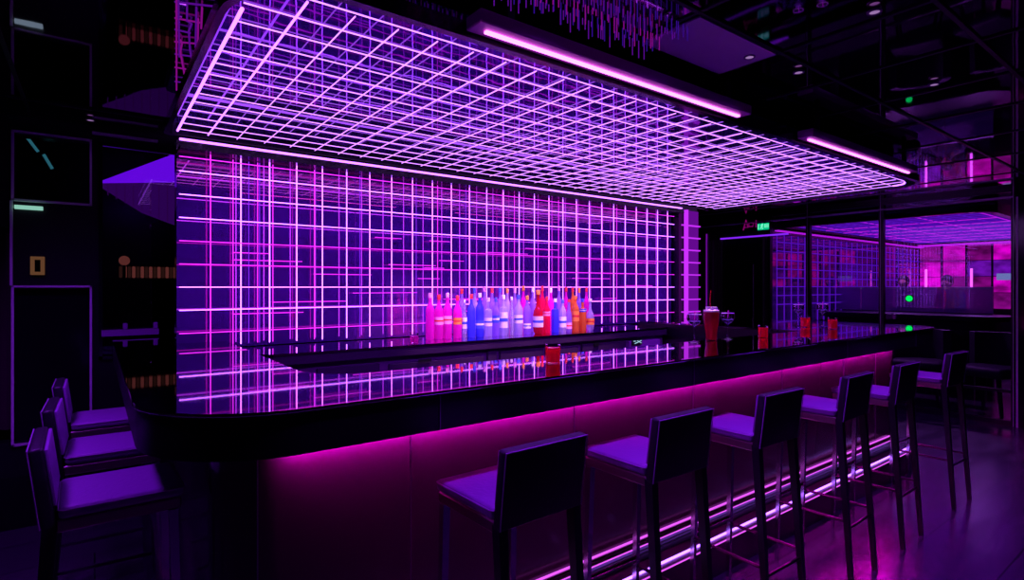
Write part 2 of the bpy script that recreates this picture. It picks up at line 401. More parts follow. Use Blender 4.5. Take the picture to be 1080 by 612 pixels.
# lit niche column at the right end of the grid wall
col = thing('lit_column', 'violet glowing shelf column at the right end of the neon wall', 'column', (4.66, 3.4, 0))
O = (4.66, 3.4, 0)
MB().box(4.64, 4.95, 3.42, 3.60, 0, 2.2).build('column_body', 'dark_rim', col, O, loc=(0, 0, 0))
MB().box(4.72, 4.945, 3.405, 3.419, .9, 2.17).build('backlit_panel', 'column_glow', col, O, loc=(0, 0, 0))
MB().box(4.70, 4.73, 3.37, 3.40, .9, 2.17).build('vertical_tube', 'column_rung', col, O, loc=(0, 0, 0))
for k in range(-2, 6):
    z = 1.4+.1235*k
    MB().box(4.655, 4.94, 3.375, 3.40, z-.006, z+.006).build('shelf', 'column_rung', col, O, loc=(0, 0, 0))

# ------------------------------------------------------------------ canopy
cz = 2.25
cp = thing('light_canopy', 'dropped ceiling canopy with rounded corners and a glowing neon grid', 'canopy', (2.9, 2.6, ZC))
O = (2.9, 2.6, ZC)
cx0, cx1, cy0, cy1 = .30, 5.52, 1.585, 3.60
def rrect(x0, x1, y0, y1, r, rb=.05, n=8):
    return arc(x0+r, y0+r, r, 180, 270, n)+arc(x1-r, y0+r, r, 270, 360, n)+arc(x1-rb, y1-rb, rb, 0, 90, 4)+arc(x0+rb, y1-rb, rb, 90, 180, 4)
outer = rrect(cx0, cx1, cy0, cy1, .30)
inner = rrect(cx0+.022, cx1-.03, cy0+.03, cy1-.03, .28)
def ring(mb, A, B, z0, z1):
    n = len(A); V = [[mb.bm.verts.new((*p, z)) for p in P] for P, z in ((A, z0), (A, z1), (B, z1), (B, z0))]
    for q in range(4):
        a, b = V[q], V[(q+1) % 4]
        for k in range(n): mb.bm.faces.new((a[k], a[(k+1) % n], b[(k+1) % n], b[k]))
    return mb
ring(MB(), outer, inner, cz-.008, cz+.045).build('rim', 'dark_rim', cp, O, loc=(0, 0, 0), smooth=True)
MB().prism(rrect(cx0+.16, cx1-.16, cy0+.16, cy1-.05, .2), cz+.076, ZC-.009).build('neck', 'dark_rim', cp, O, loc=(0, 0, 0))
MB().prism(rrect(cx0+.01, cx1-.015, cy0+.015, cy1-.015, .29), cz+.046, cz+.075).build('mirror_soffit', 'soffit_mirror', cp, O, loc=(0, 0, 0))
ny0, ny1, nx0, nx1 = 1.69, 3.50, .36, 5.36
xl = [nx0+.147*k for k in range(int((nx1-nx0)/.147)+1)]
yl = [ny0+.1392*k for k in range(14)]
for i, x in enumerate(xl):
    y0 = ny0 if i > 0 else ny0+.16
    if x > nx1-.12: y0 = ny0+.12
    r = .0062 if i == 0 else (.0044 if i == 1 else .0024)
    MB().tube([(x, y0, cz), (x, ny1, cz)], r, 6).build('neon_tube', 'neon_edge' if i < 2 else 'neon_canopy', cp, O, loc=(0, 0, 0))
for j, y in enumerate(yl):
    a = nx0+.147 if j == 0 else nx0
    b = nx1-.12 if j == 0 else nx1
    MB().tube([(a, y, cz+.01), (b, y, cz+.01)], .0024, 6).build('neon_tube', 'neon_canopy', cp, O, loc=(0, 0, 0))
MB().tube([(*p, cz) for p in arc(nx1-.12, ny0+.12, .12, 270, 360, 6)], .0052, 6).build('corner_tube', 'neon_white', cp, O, loc=(0, 0, 0))
for a, b, lab in ((1.04, 2.56, 'longer glowing linear lamp along the front edge of the canopy, nearer the camera'), (3.29, 4.84, 'farther glowing linear lamp along the front edge of the canopy, near its far corner')):
    t = thing('linear_lamp', lab, 'linear lamp', (a, 1.53, cz), group='linear lamps on the canopy edge')
    MB().box(a-.05, b+.04, 1.485, 1.575, cz+.005, cz+.05, .004, 1).build('housing', 'lamp_housing', t, (a, 1.53, cz), loc=(0, 0, 0))
    MB().box(a, b, 1.524, 1.540, cz-.004, cz+.004).build('diffuser', 'linear_lamp', t, (a, 1.53, cz), loc=(0, 0, 0))
    for q in (a+.1, b-.1): MB().box(q-.015, q+.015, 1.52, 1.54, cz+.05, ZC-.008).build('bracket', 'ceiling_seam', t, (a, 1.53, cz), loc=(0, 0, 0))

# glowing rods in front of the canopy and lattice at its left imitate reflections
t = thing('streak_rods', 'short violet glowing rods imitating reflected streaks in front of the canopy', 'imitated reflection', (1.6, 1.4, ZC))
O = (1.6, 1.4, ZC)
for m_, y in (('streak_violet', 1.475), ('streak_blue', 1.44), ('streak_pink', 1.40), ('streak_violet', 1.34), ('streak_blue', 1.28)):
    if m_ not in M: emat(m_, {'streak_violet': (.30, .01, .85), 'streak_blue': (.10, .01, .75), 'streak_pink': (.75, .01, .75)}[m_], .28, False)
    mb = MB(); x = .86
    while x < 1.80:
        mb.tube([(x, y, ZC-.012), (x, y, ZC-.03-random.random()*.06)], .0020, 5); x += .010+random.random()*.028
    o = mb.build('streak_rod', m_, t, O, loc=(0, 0, 0)); o['kind'] = 'stuff'
t = thing('reflection_lattice', 'wavy magenta tubes imitating a ceiling reflection left of the canopy', 'imitated reflection', (.2, 2.6, ZC))  # added tubes drawn as the neon wall's reflection in the ceiling
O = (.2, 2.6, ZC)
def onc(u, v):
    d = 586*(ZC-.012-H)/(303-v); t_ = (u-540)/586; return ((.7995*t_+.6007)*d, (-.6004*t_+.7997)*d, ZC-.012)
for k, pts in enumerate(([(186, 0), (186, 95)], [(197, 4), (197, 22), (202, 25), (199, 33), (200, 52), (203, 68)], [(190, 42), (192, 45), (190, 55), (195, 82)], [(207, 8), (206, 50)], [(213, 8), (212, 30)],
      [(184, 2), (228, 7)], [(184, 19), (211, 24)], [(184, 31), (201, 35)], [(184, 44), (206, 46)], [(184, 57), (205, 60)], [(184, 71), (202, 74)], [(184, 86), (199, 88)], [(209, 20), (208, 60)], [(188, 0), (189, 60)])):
    MB().tube([onc(*p) for p in pts], .0035, 5).build('reflection_tube', ('streak_pink', 'streak_violet')[k % 2], t, O, loc=(0, 0, 0))

# ceiling access panel and downlights
pc = [(2.35, .68), (2.83, .68), (2.83, 1.18), (2.35, 1.18)]
tag(MB().box(1.77, 2.31, 1.21, 1.48, ZC-.014, ZC-.007).build('ceiling_panel', 'panel_grey'), 'lighter matte ceiling panel between the seams beside the long linear lamp', 'ceiling panel')
for (x, y, lab) in ((2.24, 1.29, 'recessed ceiling downlight in the lighter matte panel'), (2.23, .81, 'recessed downlight highest in view at the top of the ceiling'),
                    (2.58, 1.247, 'recessed ceiling downlight just right of the lighter matte panel'), (3.26, .926, 'recessed ceiling downlight farthest along toward the glass wall'),
                    (-.02, 4.11, 'recessed ceiling downlight above the metal framed panels on the left')):
    t = thing('downlight', lab, 'downlight', (x, y, ZC), group='recessed ceiling downlights')
    MB().lathe([(.024, -.012), (.024, -.018), (.017, -.018), (.017, -.012)], 16, (x, y, ZC)).build('trim_ring', 'ceiling_matte', t, (x, y, ZC), loc=(0, 0, 0))
    MB().lathe([(0, -.016), (.0168, -.016)], 16, (x, y, ZC)).build('lens', 'downlight_lens', t, (x, y, ZC), loc=(0, 0, 0))

# ------------------------------------------------------------------ bar
BX0, BX1, BY0 = .08, 5.15, 1.41
def bar_outline(x0, x1, y0, yl, yr, xi0, xi1, yi, rl, rr, ri, step=True):
    p = arc(x0+rl, y0+rl, rl, 180, 270, 12)+arc(x1-rr, y0+rr, rr, 270, 360, 8)
    p += [(x1, yr), (xi1, yr)]
    p += arc(xi1-.02, yi+.02, .02, 0, -90, 3)[0:]
    p += arc(xi0+ri, yi+ri, ri, 270, 180, 8)
    p += [(xi0, yl)]
    if step: p += [(.34, yl), (.34, 3.86), (x0, 3.86)]
    else: p += [(x0, yl)]
    return p
br = thing('bar_counter', 'long black bar counter with rounded corners, mirror-gloss top and magenta underglow', 'bar counter', (2.6, 1.7, 0))
O = (2.6, 1.7, 0); Z0 = (0, 0, 0)
MB().prism(bar_outline(BX0, BX1, BY0, 3.42, 3.30, .585, 3.88, 1.86, .34, .22, .20), 1.088, 1.10).build('countertop', 'counter_top', br, O, loc=Z0)
MB().prism(bar_outline(BX0+.004, BX1-.004, BY0+.004, 3.415, 3.295, .581, 3.884, 1.856, .337, .217, .20), .985, 1.087).build('fascia', 'bar_fascia', br, O, loc=Z0, smooth=True)
body = bar_outline(.27, 5.13, 1.72, 3.41, 3.2, .56, 3.92, 1.84, .16, .05, .12, step=False)
MB().prism(body, .17, .984).build('front_panel', 'bar_panel', br, O, loc=Z0, smooth=True)
MB().prism([(.30, 1.76), (5.04, 1.76), (5.04, 3.18), (3.94, 3.18), (3.94, 1.82), (.54, 1.82), (.54, 3.40), (.30, 3.40)], 0.0, .169).build('toe_kick', 'bar_fascia', br, O, loc=Z0)
MB().box(.45, 5.08, 1.698, 1.7195, .918, .926).build('underglow_strip', 'led_magenta', br, O, loc=Z0)
MB().box(.45, 5.08, 1.690, 1.697, .905, .984).build('underglow_shield', 'bar_fascia', br, O, loc=Z0)  # added opaque lip, keeps the magenta glow off the seats
for x in (.375, .86, 1.62, 2.45, 3.35, 4.2, 4.75):
    MB().box(x-.0016, x+.0016, 1.7165, 1.7195, .24, .96).build('panel_seam', 'seam_metal', br, O, loc=Z0)
for x in (.80, 2.02, 3.5, 4.6):
    MB().box(x-.0012, x+.0012, BY0-.0005, BY0+.0032, .987, 1.087).build('fascia_seam', 'seam_metal', br, O, loc=Z0)
MB().tube([(x_, y_, 1.0935) for x_, y_ in bar_outline(BX0-.001, BX1+.001, BY0-.001, 3.42, 3.30, .585, 3.88, 1.86, .341, .221, .20)[:24]], .0024, 6).build('edge_highlight', 'chrome', br, O, loc=Z0)  # added light-catching tube, makes the highlight along the counter's top edge
# stepped foot ledge
fl = thing('foot_ledge', 'stepped metal foot ledge with glowing strips along the base of the bar', 'foot ledge', (2.6, 1.65, 0))
O = (2.6, 1.65, 0)
MB().box(.45, 5.0, 1.655, 1.715, .0, .225).build('upper_step', 'steel', fl, O, loc=Z0)
MB().box(.45, 5.0, 1.555, 1.654, .0, .165).build('lower_step', 'steel', fl, O, loc=Z0)
MB().box(.45, 5.0, 1.709, 1.7145, .2255, .233).build('light_strip', 'led_step_thin', fl, O, loc=Z0)
MB().box(.45, 5.0, 1.655, 1.659, .2255, .229).build('light_strip', 'led_step_thin', fl, O, loc=Z0)
MB().box(.45, 5.0, 1.577, 1.586, .1655, .171).build('light_strip', 'led_step', fl, O, loc=Z0)
MB().box(.45, 5.0, 1.5505, 1.5545, .153, .157).build('light_strip', 'led_step_thin', fl, O, loc=Z0)
for y in (1.676, 1.69): MB().box(.45, 5.0, y, y+.004, .2255, .232).build('groove_rail', 'black_metal', fl, O, loc=Z0)
for z in (.19, .205): MB().box(.45, 5.0, 1.651, 1.6545, z, z+.006).build('riser_rail', 'black_metal', fl, O, loc=Z0)

# back counter
bc = thing('back_counter', 'dark back counter with drawers and small displays under the bottles', 'back counter', (2.2, 3.2, 0))
O = (2.2, 3.2, 0)
MB().prism([(.66, 3.02), (.72, 2.965), (3.87, 2.965), (3.87, 3.41), (.60, 3.41), (.60, 3.05)], 1.048, 1.06).build('countertop', 'counter_top', bc, O, loc=Z0)
MB().prism([(.665, 3.025), (.725, 2.97), (3.868, 2.97), (3.868, 3.405), (.605, 3.405), (.605, 3.055)], 1.0, 1.047).build('edge_band', 'drawer_dark', bc, O, loc=Z0)
MB().box(.70, 3.86, 3.01, 3.40, 0, .999).build('cabinet', 'back_counter_face', bc, O, loc=Z0)
def drawer(u0, u1, v0, v1, m='drawer_dark', name='drawer', y=3.0):
    a = at(u0, y, v=(v0[0]+v0[1])/2 if isinstance(v0, tuple) else v0); b = at(u1, y, v=v1)
    return a, b
specs = [(.95, 1.30, .80, .965), (1.36, 2.02, .80, .955), (2.05, 2.12, .86, .98), (2.15, 2.52, .86, .975), (2.55, 2.86, .80, .96), (2.90, 3.38, .80, .975), (3.42, 3.80, .80, .965)]
for i, (a, b, z0, z1) in enumerate(specs):
    d = MB().box(a, b, 2.985, 3.009, z0, z1, .003, 1).build('drawer', 'drawer_dark' if i != 6 else 'leather_violet', bc, O, loc=Z0)
    MB().box(a+.015, b-.015, 2.976, 2.9845, z1-.02, z1-.012).build('drawer_pull', 'seam_metal', d, (0, 0, 0), loc=Z0)
def disp(u0, u1, v0, v1, m):
    a = at(u0, 2.97, v=v1); b = at(u1, 2.97, v=v0)
    d = MB().box(a[0]-.004, b[0]+.004, 2.972, 2.9755, a[2]-.004, b[2]+.004).build('display', 'black_bezel', bc, O, loc=Z0)
    MB().box(a[0], b[0], 2.969, 2.9718, a[2], b[2]).build('readout', m, d, (0, 0, 0), loc=Z0)
    return a, b
disp(442, 454.5, 379, 381.5, 'cyan_display'); disp(627, 632, 362, 364.5, 'cyan_display')
a, b = disp(667.5, 677, 358, 364, 'blue_display')
MB().tube([(a[0]+.02, 2.966, a[2]+.01), (b[0]-.01, 2.966, b[2]-.008)], .003, 5).tube([(a[0]+.05, 2.966, b[2]-.008), (b[0]-.01, 2.966, a[2]+.01)], .003, 5).tube([(a[0]+.005, 2.966, b[2]-.01), (a[0]+.03, 2.966, b[2]-.01)], .003, 5).build('readout_mark', 'cool_screen', bc, O, loc=Z0)

# ------------------------------------------------------------------ stools
def make_stool(label, group):
    t = thing('bar_stool', label, 'bar stool', Z0, 0, group)
    W = .150; ZS = .782
    s = MB()   # padded seat: rounded slab, slightly crowned
    s.box(-W+.004, W-.004, -.125, .165, ZS, ZS+.034, .012, 3)
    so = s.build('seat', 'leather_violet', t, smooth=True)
    def loop(x0, x1, y0, y1, z, r): return [(x, y, z) for x, y in rrect(x0, x1, y0, y1, r, r, 4)]
    L = loop(-W+.003, W-.003, -.126, .166, ZS+.026, .014); L.append(L[0])
    MB().tube(L, .0022, 5).build('piping', 'piping', so)
    MB().box(-W+.008, W-.008, -.13, .158, ZS-.034, ZS-.001, .004, 1).build('seat_frame', 'apron_metal', t)
    # backrest, leaning back slightly
    rot = Matrix.Translation((0, -.14, .76)) @ Matrix.Rotation(math.radians(7), 4, 'X') @ Matrix.Translation((0, .14, -.76))
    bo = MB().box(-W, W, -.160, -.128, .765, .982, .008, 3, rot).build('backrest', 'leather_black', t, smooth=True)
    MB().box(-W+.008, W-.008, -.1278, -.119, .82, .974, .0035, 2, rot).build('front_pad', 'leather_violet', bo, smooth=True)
    P = [rot @ Vector(p) for p in ((-W+.002, -.161, .77), (-W+.002, -.161, .980), (W-.002, -.161, .980), (W-.002, -.161, .77))]
    MB().tube(P, .0020, 5).build('piping', 'piping', bo)
    for sx in (-1, 1):
        MB().bar((sx*(W-.010), -.195, 0), (sx*(W-.016), -.143, .775), .020, .030).build('leg', 'black_metal', t)
        MB().bar((sx*(W-.012), .158, 0), (sx*(W-.020), .138, .747), .016, .024).build('leg', 'chrome', t)
    def yr(z): return -.195+(.052)*z/.775
    for sx in (-1, 1):
        MB().tube([(sx*(W-.013), yr(.30), .30), (sx*(W-.015), .150, .30)], .007, 6).build('stretcher', 'black_metal', t)
    MB().tube([(-W+.013, yr(.30), .265), (W-.013, yr(.30), .265)], .007, 6).build('stretcher', 'black_metal', t)
    MB().tube([(-W+.013, .150, .33), (W-.013, .150, .33)], .008, 6).build('footrest', 'chrome', t)
    return t
FG = 'bar stools along the front of the bar'
SX = [.83, 1.43, 2.08, 2.80, 3.44, 4.32]
labs = ['black bar stool with violet seat at the bar front, nearest and largest in view', 'second nearest black stool along the front of the bar', 'third black stool along the bar front, counting from the camera',
        'fourth black stool along the bar front, counting from the camera', 'black stool along the bar front, second from the far glass wall', 'farthest black stool along the bar front, closest to the glass wall']
st0 = make_stool(labs[0], FG); st0.location = Vector((SX[0]+.15, 1.33, 0))*S; st0.rotation_euler = (0, 0, math.radians(1.5))
for i in range(1, 6): dup(st0, (SX[i]+.15, 1.315, 0), math.radians((0, 0, -1, 1, 0.5, -2)[i]), labs[i])
LG = 'bar stools at the left end of the bar'
for (y, lab, a) in ((2.04, 'violet lit stool at the left end of the bar, nearest the camera', 1), (2.60, 'middle of the three violet lit stools at the left end of the bar', -1), (3.17, 'farthest of the three violet lit stools at the left end of the bar', 0)):
    dup(st0, (.045, y, 0), -PI/2+math.radians(a), lab, LG)

# ------------------------------------------------------------------ added fill spots, no fixtures, brightening stools, drinks, counters and far room
def spot(loc, aim, power, ang, col, soft=.05):
    d = bpy.data.lights.new('fill_spot', 'SPOT'); d.energy = power; d.spot_size = math.radians(ang); d.spot_blend = .6
    d.color = col; d.shadow_soft_size = soft
    o = bpy.data.objects.new('fill_spot', d); C.objects.link(o); o.location = Vector(loc)*S
    o.rotation_euler = (Vector(aim)-Vector(loc)).to_track_quat('-Z', 'Y').to_euler()
for x in (1.75, 2.15, 2.55, 2.95): spot((x, 2.55, 2.235), (x, 3.2, 1.2), 115, 42, (1, .55, .9))
def fill_downspot(x, y, power, ang=150, aim=(0, 0)):
    spot((x, y, 2.236), (x+aim[0], y+aim[1], 1.2), power, ang, (.27, .02, 1))
for x in (.8, 1.6, 2.4, 3.2, 4.0, 4.8):
    fill_downspot(x, 2.9, 22)
for x in (.75, 1.25, 1.85, 2.4, 3.4, 4.0, 4.6): spot((x, 1.13, ZC-.02), (x, 1.32, 1.0), 44, 130, (.30, .022, 1))
for x, y in ((-.46, 1.95), (-.46, 2.5), (-.46, 3.1)): spot((x, y, ZC-.02), (x+.45, y+.15, .9), 52, 120, (.32, .022, 1), .12)
for x, y in ((8.4, 3.0), (10.3, 2.4), (10.3, 3.4)): spot((x, y, 2.2), (x-.3, y, 1.0), 120, 120, (.7, .25, 1))
for x in (1.2, 2.0, 2.8, 3.6): spot((x, 1.9, 2.235), (x+.3, 3.0, .9), 22, 60, (.45, .04, 1))
for x, y in ((1.455, 1.667), (2.77, 1.82), (3.17, 1.74), (4.25, 1.95)): spot((x-.25, y+.1, 2.235), (x, y, 1.15), 60, 20, (1, .5, .8))
# ------------------------------------------------------------------ bottles
def bottle(x, y, zb, h, r, liq, cap, label, group, lab=None, shape='round', fill=.62):
    t = thing('bottle', label, 'bottle', (x, y, zb), random.uniform(-.25, .25), group)
    sh = {'round': [(0, 0), (.92, 0), (1, .02), (1, .62), (.95, .69), (.66, .75), (.42, .81), (.36, .86), (.36, .96), (0, .96)],
          'square': [(0, 0), (.95, 0), (1, .015), (1, .66), (.90, .71), (.45, .74), (.34, .78), (.34, .96), (0, .96)],
          'belly': [(0, 0), (.60, 0), (.85, .05), (1, .20), (1, .38), (.80, .55), (.45, .64), (.33, .70), (.30, .96), (0, .96)],
          'slim': [(0, 0), (.95, 0), (1, .02), (1, .50), (.75, .64), (.50, .72), (.45, .96), (0, .96)]}[shape]
    n = 8 if shape == 'square' else 18
    g = MB().lathe([(a*r, b*h) for a, b in sh], n).build('glass_body', 'glass_bottle' if liq == 'liq_white' else liq, t, smooth=True)
    if liq == 'liq_white':
        pass
    MB().lathe([(0, h*.93), (r*.43, h*.93), (r*.43, h*1.03), (r*.36, h*1.045), (0, h*1.045)], 12).build('cap', cap, t, smooth=True)
    if lab:
        m, z0, z1 = lab
        # wrap-around paper label
        MB().lathe([(r*1.015, z0*h), (r*1.015, z1*h)], 20).build('paper_label', m, t, smooth=True)
        MB().lathe([(r*1.03, (z0+.4*(z1-z0))*h), (r*1.03, (z0+.62*(z1-z0))*h)], 20).build('label_band', {'white_label': 'blue_label', 'pink_label': 'red_label', 'orange_label': 'red_label', 'red_label': 'white_label', 'blue_label': 'white_label'}[m], t, smooth=True)
    return t
G1 = 'bottles in the front row on the back counter'
front = [  # u, half width px, top v, liquid, cap, shape, label, description
 (453.5, 4.6, 309, 'liq_pink', 'pink_label', 'round', None, 'leftmost plain pink bottle at the left end of the bottle row'),
 (462.8, 4.6, 311, 'liq_pink', 'red_label', 'round', ('pink_label', .34, .52), 'second pink bottle from the left, with a pale label'),
 (472, 4.6, 309, 'liq_pink', 'pink_label', 'round', ('pink_label', .34, .52), 'third pink bottle from the left, with a pale label'),
 (482.5, 4.6, 312, 'liq_pink', 'red_label', 'round', ('orange_label', .34, .50), 'pink bottle with a red orange label, rightmost of the pink ones'),
 (490, 2.6, 316, 'liq_white', 'white_label', 'slim', ('white_label', .25, .55), 'slim clear bottle between the pink bottles and the first blue one'),
 (497, 4.4, 310.5, 'liq_blue', 'red_label', 'round', None, 'deep blue bottle with a red cap'),
 (506, 4.4, 309, 'liq_blue', 'white_label', 'round', ('blue_label', .20, .40), 'blue bottle with a blue and white label'),
 (515, 4.2, 314, 'liq_clear', 'white_label', 'square', ('white_label', .28, .5), 'square shouldered clear bottle right of the two blue bottles'),
 (523, 3.8, 314, 'liq_violet', 'blue_label', 'round', ('blue_label', .36, .56), 'pale violet bottle with a blue label'),
 (531, 4.4, 311, 'liq_clear', 'white_label', 'square', ('white_label', .2, .6), 'clear bottle with a tall white label in the middle of the row'),
 (539.5, 3.0, 313, 'liq_white', 'white_label', 'slim', None, 'slim unlabelled clear bottle in the middle of the row'),
 (547, 4.6, 311, 'liq_clear', 'blue_label', 'round', ('white_label', .3, .52), 'wide clear bottle with a blue cap and white label'),
 (556, 4.0, 312, 'liq_violet', 'orange_label', 'round', ('white_label', .16, .3), 'violet tinted bottle with an orange cap, left of the round bellied one'),
 (567.5, 5.6, 306, 'liq_darkred', 'orange_label', 'belly', ('white_label', .16, .42), 'round bellied red bottle with a white oval label and orange neck'),
 (576.5, 3.8, 313, 'liq_red', 'red_label', 'round', ('pink_label', .5, .62), 'bright red bottle right of the round bellied one'),
 (585.5, 4.2, 315, 'liq_blue', 'white_label', 'square', None, 'blue square shouldered bottle right of the bright red one'),
 (593.5, 3.9, 316, 'liq_clear', 'blue_label', 'round', ('white_label', .16, .5), 'clear bottle with a white label and blue cap, right of the blue square one'),
 (600, 3.2, 316, 'liq_violet', 'red_label', 'slim', ('pink_label', .1, .3), 'slim violet bottle with a pink label near the right end'),
 (607, 3.8, 312, 'liq_amber', 'orange_label', 'round', ('orange_label', .3, .6), 'amber bottle with an orange label, third from the right end'),
 (614.5, 3.9, 315, 'liq_amber', 'blue_label', 'square', ('blue_label', .62, .72), 'amber bottle with a blue shoulder, second from the right end'),
 (622.5, 4.4, 315, 'liq_clear', 'white_label', 'belly', ('orange_label', .2, .40), 'clear bottle with an orange label at the right end of the row')]
for (u, hw, vt, liq, cap, shp, lab, desc) in front:
    y = 3.20-.10*(u-453)/170
    x, _, _ = at(u, y, 1.06); t_ = (u-540)/586; d = y/(-.6004*t_+.7997)
    z = H-(vt-303)*d/586
    bottle(x, y, 1.0605, (z-1.06)/1.045, hw*d/586, liq, cap, desc, G1, lab, shp)
back = [(487, 'liq_violet', 'red_label'), (500.5, 'liq_clear', 'blue_label'), (511, 'liq_violet', 'pink_label'), (519, 'liq_violet', 'red_label'), (527.5, 'liq_violet', 'blue_label'), (535, 'liq_clear', 'orange_label'), (543, 'liq_violet', 'pink_label'), (552, 'liq_pink', 'orange_label'),
        (562, 'liq_violet', 'white_label'), (572, 'liq_red', 'red_label'), (581, 'liq_pink', 'white_label'), (589.5, 'liq_violet', 'pink_label'), (597, 'liq_pink', 'red_label'), (604, 'liq_amber', 'red_label'), (611, 'liq_violet', 'orange_label'), (618.5, 'liq_pink', 'red_label')]
capn = {'red_label': 'red', 'blue_label': 'blue', 'pink_label': 'pink', 'orange_label': 'orange', 'white_label': 'white'}
before = ['rightmost pink bottle', 'first deep blue bottle', 'two blue bottles', 'square clear bottle', 'pale violet bottle', 'tall white labelled bottle', 'slim clear middle bottle', 'wide blue capped bottle',
          'orange capped violet bottle', 'bright red front bottle', 'square blue front bottle', 'blue capped clear bottle', 'slim pink labelled bottle', 'amber orange labelled bottle', 'blue shouldered amber bottle', 'rightmost front bottle']
liqn = {'liq_violet': 'violet', 'liq_clear': 'clear', 'liq_pink': 'pink', 'liq_red': 'red', 'liq_amber': 'amber'}
for i, (u, liq, cap) in enumerate(back):
    y = 3.325-.08*(u-453)/170; x, _, _ = at(u, y, 1.06)
    bottle(x, y, 1.0605, .315+.02*random.random(), .024, liq, cap, '%s %s capped bottle in the back row, behind the %s' % (liqn[liq], capn[cap], before[i]), 'bottles in the back row on the back counter', None, 'round')

# ------------------------------------------------------------------ drinks
ZT = 1.1005
def tumbler(x, y, z, r, h, lab, liq='liq_red', fill=.82, rb=None, dk=True):
    t = thing('shot_glass', lab, 'glass', (x, y, z), 0, 'small glasses of red drink')
    rb = rb or r*.92
    MB().lathe([(0, 0), (rb, 0), (r, h)], 20).build('glass', 'clear_glass', t, smooth=True)
    k = r*.93
    MB().lathe([(0, h*.05), (rb*.97, h*.05), (rb*.97+(r-rb)*fill, h*fill), (0, h*fill)], 20).build('drink', liq, t, smooth=True)
    return t
x, y = 1.455, 1.667; tumbler(x, y, ZT, .031, .072, 'red shot glass on the front counter nearest the camera', 'liq_red')
x, y = 3.166, 1.738; tumbler(x, y, ZT, .0285, .072, 'small red shot glass on the counter right of the tall red glass', 'liq_red')
x, y = 4.24, 2.0; tumbler(x, y, ZT, .034, .086, 'red drink glass at the far bar corner, left of the two', 'liq_red')
x, y = 4.22, 1.80; tumbler(x, y, ZT, .032, .082, 'red drink glass at the far bar corner, right of the two', 'liq_red')
x, y = 1.56, 3.07; tumbler(x, y, 1.0605, .026, .068, 'pink shot glass on the back counter left of the bottles', 'liq_pink', .6)
def coupe(x, y, h, r, lab):
    t = thing('coupe_glass', lab, 'glass', (x, y, ZT), 0, 'stemmed cocktail glasses')
    pr = [(0, 0), (r*.78, 0), (r*.76, h*.015), (r*.2, h*.05), (.0035, h*.10), (.003, h*.52), (.006, h*.58), (r*.62, h*.66), (r*.96, h*.80), (r*.98, h*.90), (r*.90, h),
          (r*.87, h), (r*.94, h*.90), (r*.92, h*.81), (r*.58, h*.675), (0, h*.60)]
    MB().lathe(pr, 24).build('glass', 'clear_glass', t, smooth=True)
    MB().lathe([(0, h*.615), (r*.54, h*.68), (r*.80, h*.755), (0, h*.755)], 20).build('drink', 'liq_clear', t, smooth=True)
    MB().tube([(0, 0, h*.8), (.006, 0, h*1.06)], .002, 6).sphere((.006, 0, h*1.07), .0045, n=8).build('garnish', 'liq_pink', t)
    MB().tube([(r*.905*math.cos(a*PI/12), r*.905*math.sin(a*PI/12), h) for a in range(25)], .0012, 4, cap=False).build('rim', 'frame_metal', t)
    return t
coupe(2.60, 1.815, .152, .041, 'stemmed cocktail glass just left of the tall red glass')
coupe(2.92, 1.815, .150, .038, 'stemmed cocktail glass just right of the tall red glass')
coupe(4.34, 2.10, .165, .041, 'stemmed glass behind the left red drink at the far corner')
coupe(4.38, 1.94, .172, .040, 'stemmed glass behind the right red drink at the far corner')
x, y = 2.765, 1.82
t = thing('tall_glass', 'tall tapered glass of red drink with foam and a straw', 'glass', (x, y, ZT))
h = .172
MB().lathe([(0, 0), (.029, 0), (.031, .01), (.030, .03), (.042, h*.72), (.043, h)], 24).build('glass', 'clear_glass', t, smooth=True)
MB().lathe([(0, .006), (.028, .006), (.0298, .012), (.0288, .031), (.0408, h*.72), (.0416, h*.93), (0, h*.93)], 24).build('drink', 'liq_red', t, smooth=True)
MB().lathe([(0, h*.932), (.0416, h*.932), (.042, h*.99), (.02, h*1.03), (0, h*1.03)], 20).build('foam', 'foam', t, smooth=True)
for q in range(5):
    a = q*1.3; cx_, cy_ = .022*math.cos(a), .022*math.sin(a)
    MB().box(cx_-.009, cx_+.009, cy_-.009, cy_+.009, h*1.0, h*1.0+.018, .003, 2, Matrix.Rotation(.0, 4, 'Z')).build('ice_cube', 'bar_ice', t)
MB().tube([(.0, 0, h*.5), (-.012, 0, h+.06), (-.004, 0, h+.11)], .0022, 6).build('straw', 'liq_darkred', t)

# ------------------------------------------------------------------ left end details
t = thing('teal_reflection', 'pair of slanted teal glowing tubes imitating reflections in the upper left pane', 'lamp', (-.25, YL+.5, 2.2))  # added tubes stand in for teal reflections in the dark glass
def ptn(u, v, y): p = at(u, y, v=v); return p
for a, b in (((27, 143), (40, 160)), ((46, 163), (55, 178))):
    MB().tube([ptn(*a, YL+.5), ptn(*b, YL+.5)], .010, 6).build('tube', 'teal_tube', t, (-.25, YL+.5, 2.2), loc=Z0)
MB().tube([ptn(24, 138, YL+.53), ptn(62, 190, YL+.53)], .022, 6).build('housing', 'dark_rim', t, (-.25, YL+.5, 2.2), loc=Z0)
p0 = ptn(15, 218, YL-.03); p1 = ptn(45, 217, YL-.03)
tag(MB().box(p0[0], p1[0], YL-.04, YL-.002, p0[2]-.01, p0[2]+.01).build('bar_lamp', 'teal_tube'), 'short pale green bar lamp just under the upper framed pane', 'lamp')
bpy.data.objects['bar_lamp'].data.materials[0] = emat('pale_green', (.45, 1.0, .8), .55, False)
p0 = ptn(32, 290, YL-.01); p1 = ptn(47, 271, YL-.01)
t = thing('picture_frame', 'small picture with a warm self-glowing frame on the dark wall at left', 'picture', (p0[0], YL, p0[2]))
f = MB(); a, b, c, d = p0[0], p1[0], p0[2], p1[2]
